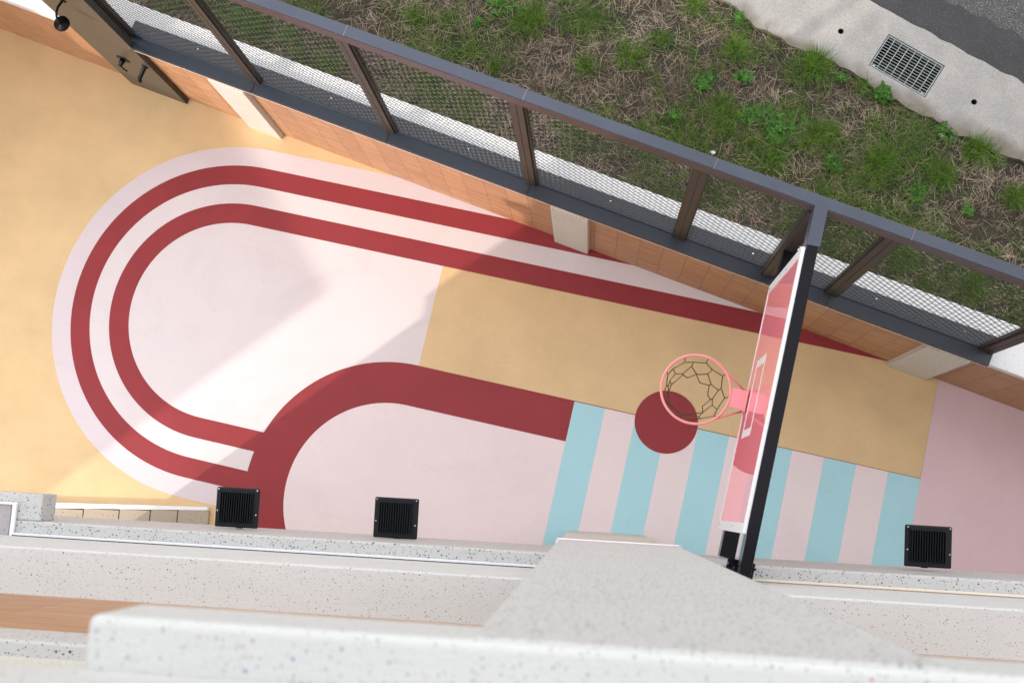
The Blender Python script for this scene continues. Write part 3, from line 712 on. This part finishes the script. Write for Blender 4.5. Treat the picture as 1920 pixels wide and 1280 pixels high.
fence_n = np.array([-math.sin(TH_F), math.cos(TH_F)]); w0 = np.array([W0.x, W0.y])
pav_n = np.array([-math.sin(TH_P), math.cos(TH_P)]); p0 = np.array([pa.x, pa.y]); pav_d = np.array([math.cos(TH_P), math.sin(TH_P)])
def in_verge(P, m0=.32, m1=-.0):
    a = (P - w0) @ fence_n; q = P - p0; xx = q @ pav_d; b = q @ pav_n
    yb = np.interp(xx, lowx, lowy)
    return (a > m0) & (b < yb + m1)
def blades(name, base, yaw, length, lift, curl, width, tone, mt, parent=None, seg=3):
    """ribbon blades; base (n,3)"""
    n = len(base); t = np.linspace(0, 1, seg + 1)
    dirx = np.cos(yaw)[:, None]; diry = np.sin(yaw)[:, None]
    ang = lift[:, None] - curl[:, None] * t[None, :]
    dl = length[:, None] / seg
    hx = np.cumsum(np.cos(ang) * dl, 1); hz = np.cumsum(np.sin(ang) * dl, 1)
    hx = np.concatenate([np.zeros((n, 1)), hx[:, :-1]], 1); hz = np.concatenate([np.zeros((n, 1)), hz[:, :-1]], 1)
    wv = width[:, None] * (1 - t[None, :] ** 2 * .85) * .5
    cx = base[:, :1] + dirx * hx; cy = base[:, 1:2] + diry * hx; cz = base[:, 2:3] + hz
    cz = np.maximum(cz, -.008)
    L_ = np.stack([cx - diry * wv, cy + dirx * wv, cz], -1); R_2 = np.stack([cx + diry * wv, cy - dirx * wv, cz + wv * .3], -1)
    V = np.stack([L_, R_2], 2).reshape(-1, 3)
    k = (seg + 1) * 2
    b0 = (np.arange(n) * k)[:, None] + (np.arange(seg) * 2)[None, :]
    Fq = np.stack([b0, b0 + 1, b0 + 3, b0 + 2], -1).reshape(-1, 4)
    me = bpy.data.meshes.new(name)
    me.vertices.add(len(V)); me.vertices.foreach_set('co', V.ravel().astype(np.float32))
    me.loops.add(Fq.size); me.loops.foreach_set('vertex_index', Fq.ravel().astype(np.int32))
    me.polygons.add(len(Fq)); me.polygons.foreach_set('loop_start', (np.arange(len(Fq)) * 4).astype(np.int32)); me.polygons.foreach_set('loop_total', np.full(len(Fq), 4, np.int32))
    me.update(calc_edges=True)
    at_ = me.attributes.new('tone', 'FLOAT', 'POINT'); at_.data.foreach_set('value', np.repeat(tone, k).astype(np.float32))
    return link(name, me, mt, parent)
def vnoise(P, sc, seed):
    r = np.random.default_rng(seed); T = r.random((64, 64)); q = P * sc + 200; i = np.floor(q).astype(int); f = q - i; f = f * f * (3 - 2 * f)
    g_ = lambda a, b: T[(i[:, 0] + a) % 64, (i[:, 1] + b) % 64]
    return (g_(0, 0) * (1 - f[:, 0]) + g_(1, 0) * f[:, 0]) * (1 - f[:, 1]) + (g_(0, 1) * (1 - f[:, 0]) + g_(1, 1) * f[:, 0]) * f[:, 1]
def scatter(n, x0=-6.0, x1=6.5, y0=.1, y1=7.0):
    n = int(n * 1.75)
    P = np.stack([rng.uniform(x0, x1, n), rng.uniform(y0, y1, n)], 1); return P[in_verge(P)]
P = scatter(110000)
dens = vnoise(P, 3.1, 1) * .6 + vnoise(P, 8., 2) * .4
P = P[rng.random(len(P)) < .12 + 1.05 * dens]
n = len(P)
clump = vnoise(P, 6., 3) * 6.28 * 1.3
straw = blades('dry_straw', np.c_[P, rng.uniform(0, .02, n)], clump + rng.normal(0, 1.0, n), rng.uniform(.04, .16, n), rng.uniform(-.1, .4, n), rng.uniform(0, .5, n), rng.uniform(.0014, .0034, n), np.clip(rng.normal(.10, .26, n) + vnoise(P, 2.6, 31) * .7, 0, 1), M_STRAW)
tag(straw, 'dry cut straw lying over the soil of the verge beyond the fence', 'straw', kind='stuff')
# sparse thin green blades
P = scatter(210000)
dens = vnoise(P, 2.3, 11) * .42 + vnoise(P, 6.5, 12) * .36 + vnoise(P, 15., 13) * .22
P = P[rng.random(len(P)) < np.clip((dens - .43 + .035 * (P[:, 0] - .3)) * 6., 0.05, 1)]
n = len(P)
gg = blades('short_grass', np.c_[P, np.zeros(n)], rng.uniform(0, 6.28, n), rng.uniform(.03, .10, n) * (.7 + 1.0 * vnoise(P, 4., 21)), rng.uniform(.4, 1.4, n), rng.uniform(.3, 1.3, n), rng.uniform(.002, .0042, n), np.clip(rng.normal(.45, .3, n), 0, 1), M_GRASS)
tag(gg, 'thin green grass growing through the straw of the verge', 'grass', kind='stuff')
# fuller clumps within the same growth
cl = scatter(800); cn = vnoise(cl, 2.3, 11); cl = cl[rng.random(len(cl)) < np.clip((cn - .30 + .03 * (cl[:, 0] - .5)) * 2.4, .06, 1)]
bb_, yy_, ll_, tt_ = [], [], [], []
for c_ in cl:
    k_ = int(rng.integers(30, 120)); r_ = rng.uniform(.02, .075); q_ = c_ + rng.normal(0, r_, (k_, 2)); q_ = q_[in_verge(q_)]
    bb_.append(q_); a_ = np.arctan2(q_[:, 1] - c_[1], q_[:, 0] - c_[0]); yy_.append(a_ + rng.normal(0, .8, len(q_))); ll_.append(rng.uniform(.05, .13, len(q_)) * rng.uniform(.7, 1.2)); tt_.append(np.clip(rng.normal(rng.uniform(.25, .75), .2, len(q_)), 0, 1))
Pq = np.concatenate(bb_); n = len(Pq)
tag(blades('grass_clumps', np.c_[Pq, np.zeros(n)], np.concatenate(yy_), np.concatenate(ll_), rng.uniform(.6, 1.4, n), rng.uniform(.4, 1.5, n), rng.uniform(.0022, .0045, n), np.concatenate(tt_), M_GRASS, seg=4), 'fuller clumps of green grass among the straw of the verge', 'grass', kind='stuff')
# individual tufts and leafy weeds, placed as in the place
def tuft(name, c, r, n, hgt, label, cat='grass tuft', group='grass tufts on the verge'):
    a = rng.uniform(0, 6.28, n); rr = r * .55 * np.sqrt(rng.random(n))
    nc = rng.integers(3, 6); cc = np.clip(rng.normal(0, r * .32, (nc, 2)), -r * .5, r * .5); wi = rng.choice(nc, n, p=(lambda q: q / q.sum())(rng.uniform(.3, 1, nc)))
    rr = rr * .75
    base = np.stack([rr * np.cos(a) + cc[wi, 0], rr * np.sin(a) + cc[wi, 1], np.zeros(n)], 1)
    yaw = a + rng.normal(0, .9, n)
    ok = in_verge(base[:, :2] + np.array([c.x, c.y]), .25, .0); base = base[ok]; yaw = yaw[ok]; n = len(base)
    o = blades(name, base, yaw, rng.uniform(.5, 1.0, n) * hgt * 1.25, rng.uniform(.7, 1.45, n), rng.uniform(.4, 1.5, n), rng.uniform(.0025, .005, n), np.clip(rng.normal(.5, .25, n), 0, 1), M_GRASS, seg=4)
    o.location = (c.x, c.y, 0); tag(o, label, cat, group); return o
def weed(name, c, r, n, label, leaf=.02, group='leafy weeds on the verge', tall=.06):
    V = []; F = []; T = []
    cen = [(random.gauss(0, r * .33), random.gauss(0, r * .27), random.uniform(.35, .6)) for _ in range(6)]
    for i in range(int(n * .7)):
        cx_, cy_, cr_ = random.choice(cen); a = random.uniform(0, 6.28); rr = r * cr_ * random.random() ** .7; x, y = cx_ + rr * math.cos(a), cy_ + rr * math.sin(a)
        rr = min(math.hypot(x, y), r)
        if not in_verge(np.array([[c.x + x, c.y + y]]), .25, .02)[0]: continue
        z = random.uniform(.01, tall) * (1.2 - rr / r * .6); yaw = random.uniform(0, 6.28); s = leaf * random.uniform(.6, 1.25); tl = random.uniform(-.5, .5); tn = random.random()
        for k in range(3):
            ya = yaw + k * 2.09; tip = Vector((math.cos(ya), math.sin(ya), tl * .6)) * s * 1.5; sd = Vector((-math.sin(ya), math.cos(ya), 0)) * s * .5
            b0 = Vector((x, y, z)); m_ = b0 + tip * .55 + Vector((0, 0, s * .12))
            i0 = len(V); V += [b0, b0 + tip * .3 + sd * .8, m_ + sd * .95, b0 + tip, m_ - sd * .95, b0 + tip * .3 - sd * .8]; F.append(tuple(range(i0, i0 + 6))); T += [tn] * 6
    me = bpy.data.meshes.new(name); me.from_pydata([tuple(v) for v in V], [], F)
    at_ = me.attributes.new('tone', 'FLOAT', 'POINT'); at_.data.foreach_set('value', T)
    o = link(name, me, M_WEED); o.location = (c.x, c.y, 0); tag(o, label, 'weed', group); return o
TUFTS = [((1000, 40), .16, 420, .17, 'large deep green grass tuft at the top edge of the photo'),
 ((930, 125), .07, 120, .08, 'small round tuft right below the large top tuft'),
 ((1095, 125), .10, 150, .12, 'upright tuft in the straw, lower right of the large top tuft'),
 ((1185, 105), .14, 260, .14, 'yellowish green spreading tuft in the upper middle of the verge'),
 ((1300, 15), .10, 160, .12, 'tuft at the top edge just left of the pavement corner'),
 ((1525, 120), .17, 420, .17, 'long bladed tuft overhanging the pavement edge left of the drain grate'),
 ((1380, 100), .12, 220, .14, 'tuft between the straw patch and the small leafy weeds'),
 ((1350, 210), .13, 240, .14, 'wide tuft left of the big clover patch'),
 ((1545, 250), .13, 300, .13, 'dense round tuft right of the big clover patch'),
 ((1650, 310), .15, 320, .15, 'tuft in the middle of the verge below the drain grate'),
 ((1770, 330), .14, 320, .14, 'bushy tuft near the fence rail at the right of the verge'),
 ((1840, 285), .15, 420, .15, 'thick tuft growing over the pavement edge at the far right'),
 ((1760, 210), .09, 140, .10, 'low tuft beside the pavement below the right weep hole'),
 ((1620, 165), .08, 130, .11, 'tuft squeezed against the pavement edge under the drain grate'),
 ((1450, 290), .12, 200, .12, 'tuft just above the fence rail in the middle right'),
 ((790, 25), .12, 140, .10, 'thin tuft near the top edge left of the large tuft'),
 ((1900, 370), .12, 240, .13, 'tuft at the right frame edge above the fence rail'),
 ((1240, 70), .10, 130, .10, 'loose tuft between two straw patches near the top'),
 ((1820, 540), .16, 300, .13, 'dark tuft behind the mesh bay at the right end'),
 ((1690, 490), .13, 240, .12, 'tuft seen through the mesh beside the slanting post'),
 ((620, 120), .18, 300, .12, 'wide tuft seen through the second mesh bay'),
 ((890, 200), .16, 260, .12, 'tuft seen through the third mesh bay'),
 ((480, 40), .18, 300, .12, 'tuft behind the first mesh bay near the shower')]
for (q, r, n, h, lb) in TUFTS: tuft('grass_tuft', G(*q), r, n, h, lb)
WEEDS = [((1450, 228), .22, 330, 'big patch of clover like weeds in the middle of the verge', .024),
 ((1320, 160), .12, 130, 'leafy weed patch left of the tufts near the middle', .02),
 ((1648, 178), .085, 110, 'broad leaved upright weed leaning on the pavement below the drain grate', .030),
 ((1575, 148), .07, 70, 'small leafy weed on the pavement edge left of the grate weed', .018),
 ((930, 10), .12, 110, 'bright leafy weeds left of the large top tuft', .02),
 ((1265, 222), .07, 90, 'round leafy weed just above the fence rail', .02),
 ((1385, 40), .07, 70, 'small weeds at the upper pavement corner', .016),
 ((1770, 245), .13, 140, 'mat of tiny leaves along the lower pavement edge', .014),
 ((1560, 310), .10, 90, 'scattered weed leaves below the round tuft', .018),
 ((1720, 360), .12, 110, 'weed leaves near the fence rail right of centre', .018),
 ((1400, 150), .09, 90, 'weed clump with dark leaves above the clover patch', .022),
 ((1810, 395), .07, 50, 'sparse weed leaves by the fence rail at the right', .016),
 ((900, 45), .06, 40, 'tiny weed cluster at the upper left of the verge', .016)]
for (q, r, n, lb, lf) in WEEDS: weed('leafy_weed', G(*q), r, n, lb, lf, tall=.13 if 'upright' in lb else .06)
M_PAPER = mat('paper_scrap', (.7, .68, .66), rough=.8)
for (q, lb) in [((1762, 256), 'crumpled white paper scrap in the weeds beside the pavement'), ((1336, 288), 'small white pebble like scrap just above the fence rail')]:
    t = MB(); bmesh.ops.create_icosphere(t.bm, subdivisions=2, radius=.014)
    for v in t.bm.verts: v.co = Vector((v.co.x * 1.5, v.co.y, v.co.z * .5)) * random.uniform(.7, 1.25)
    o = t.build('litter', M_PAPER); o.location = G(*q) + Vector((0, 0, .03)); tag(o, lb, 'litter')
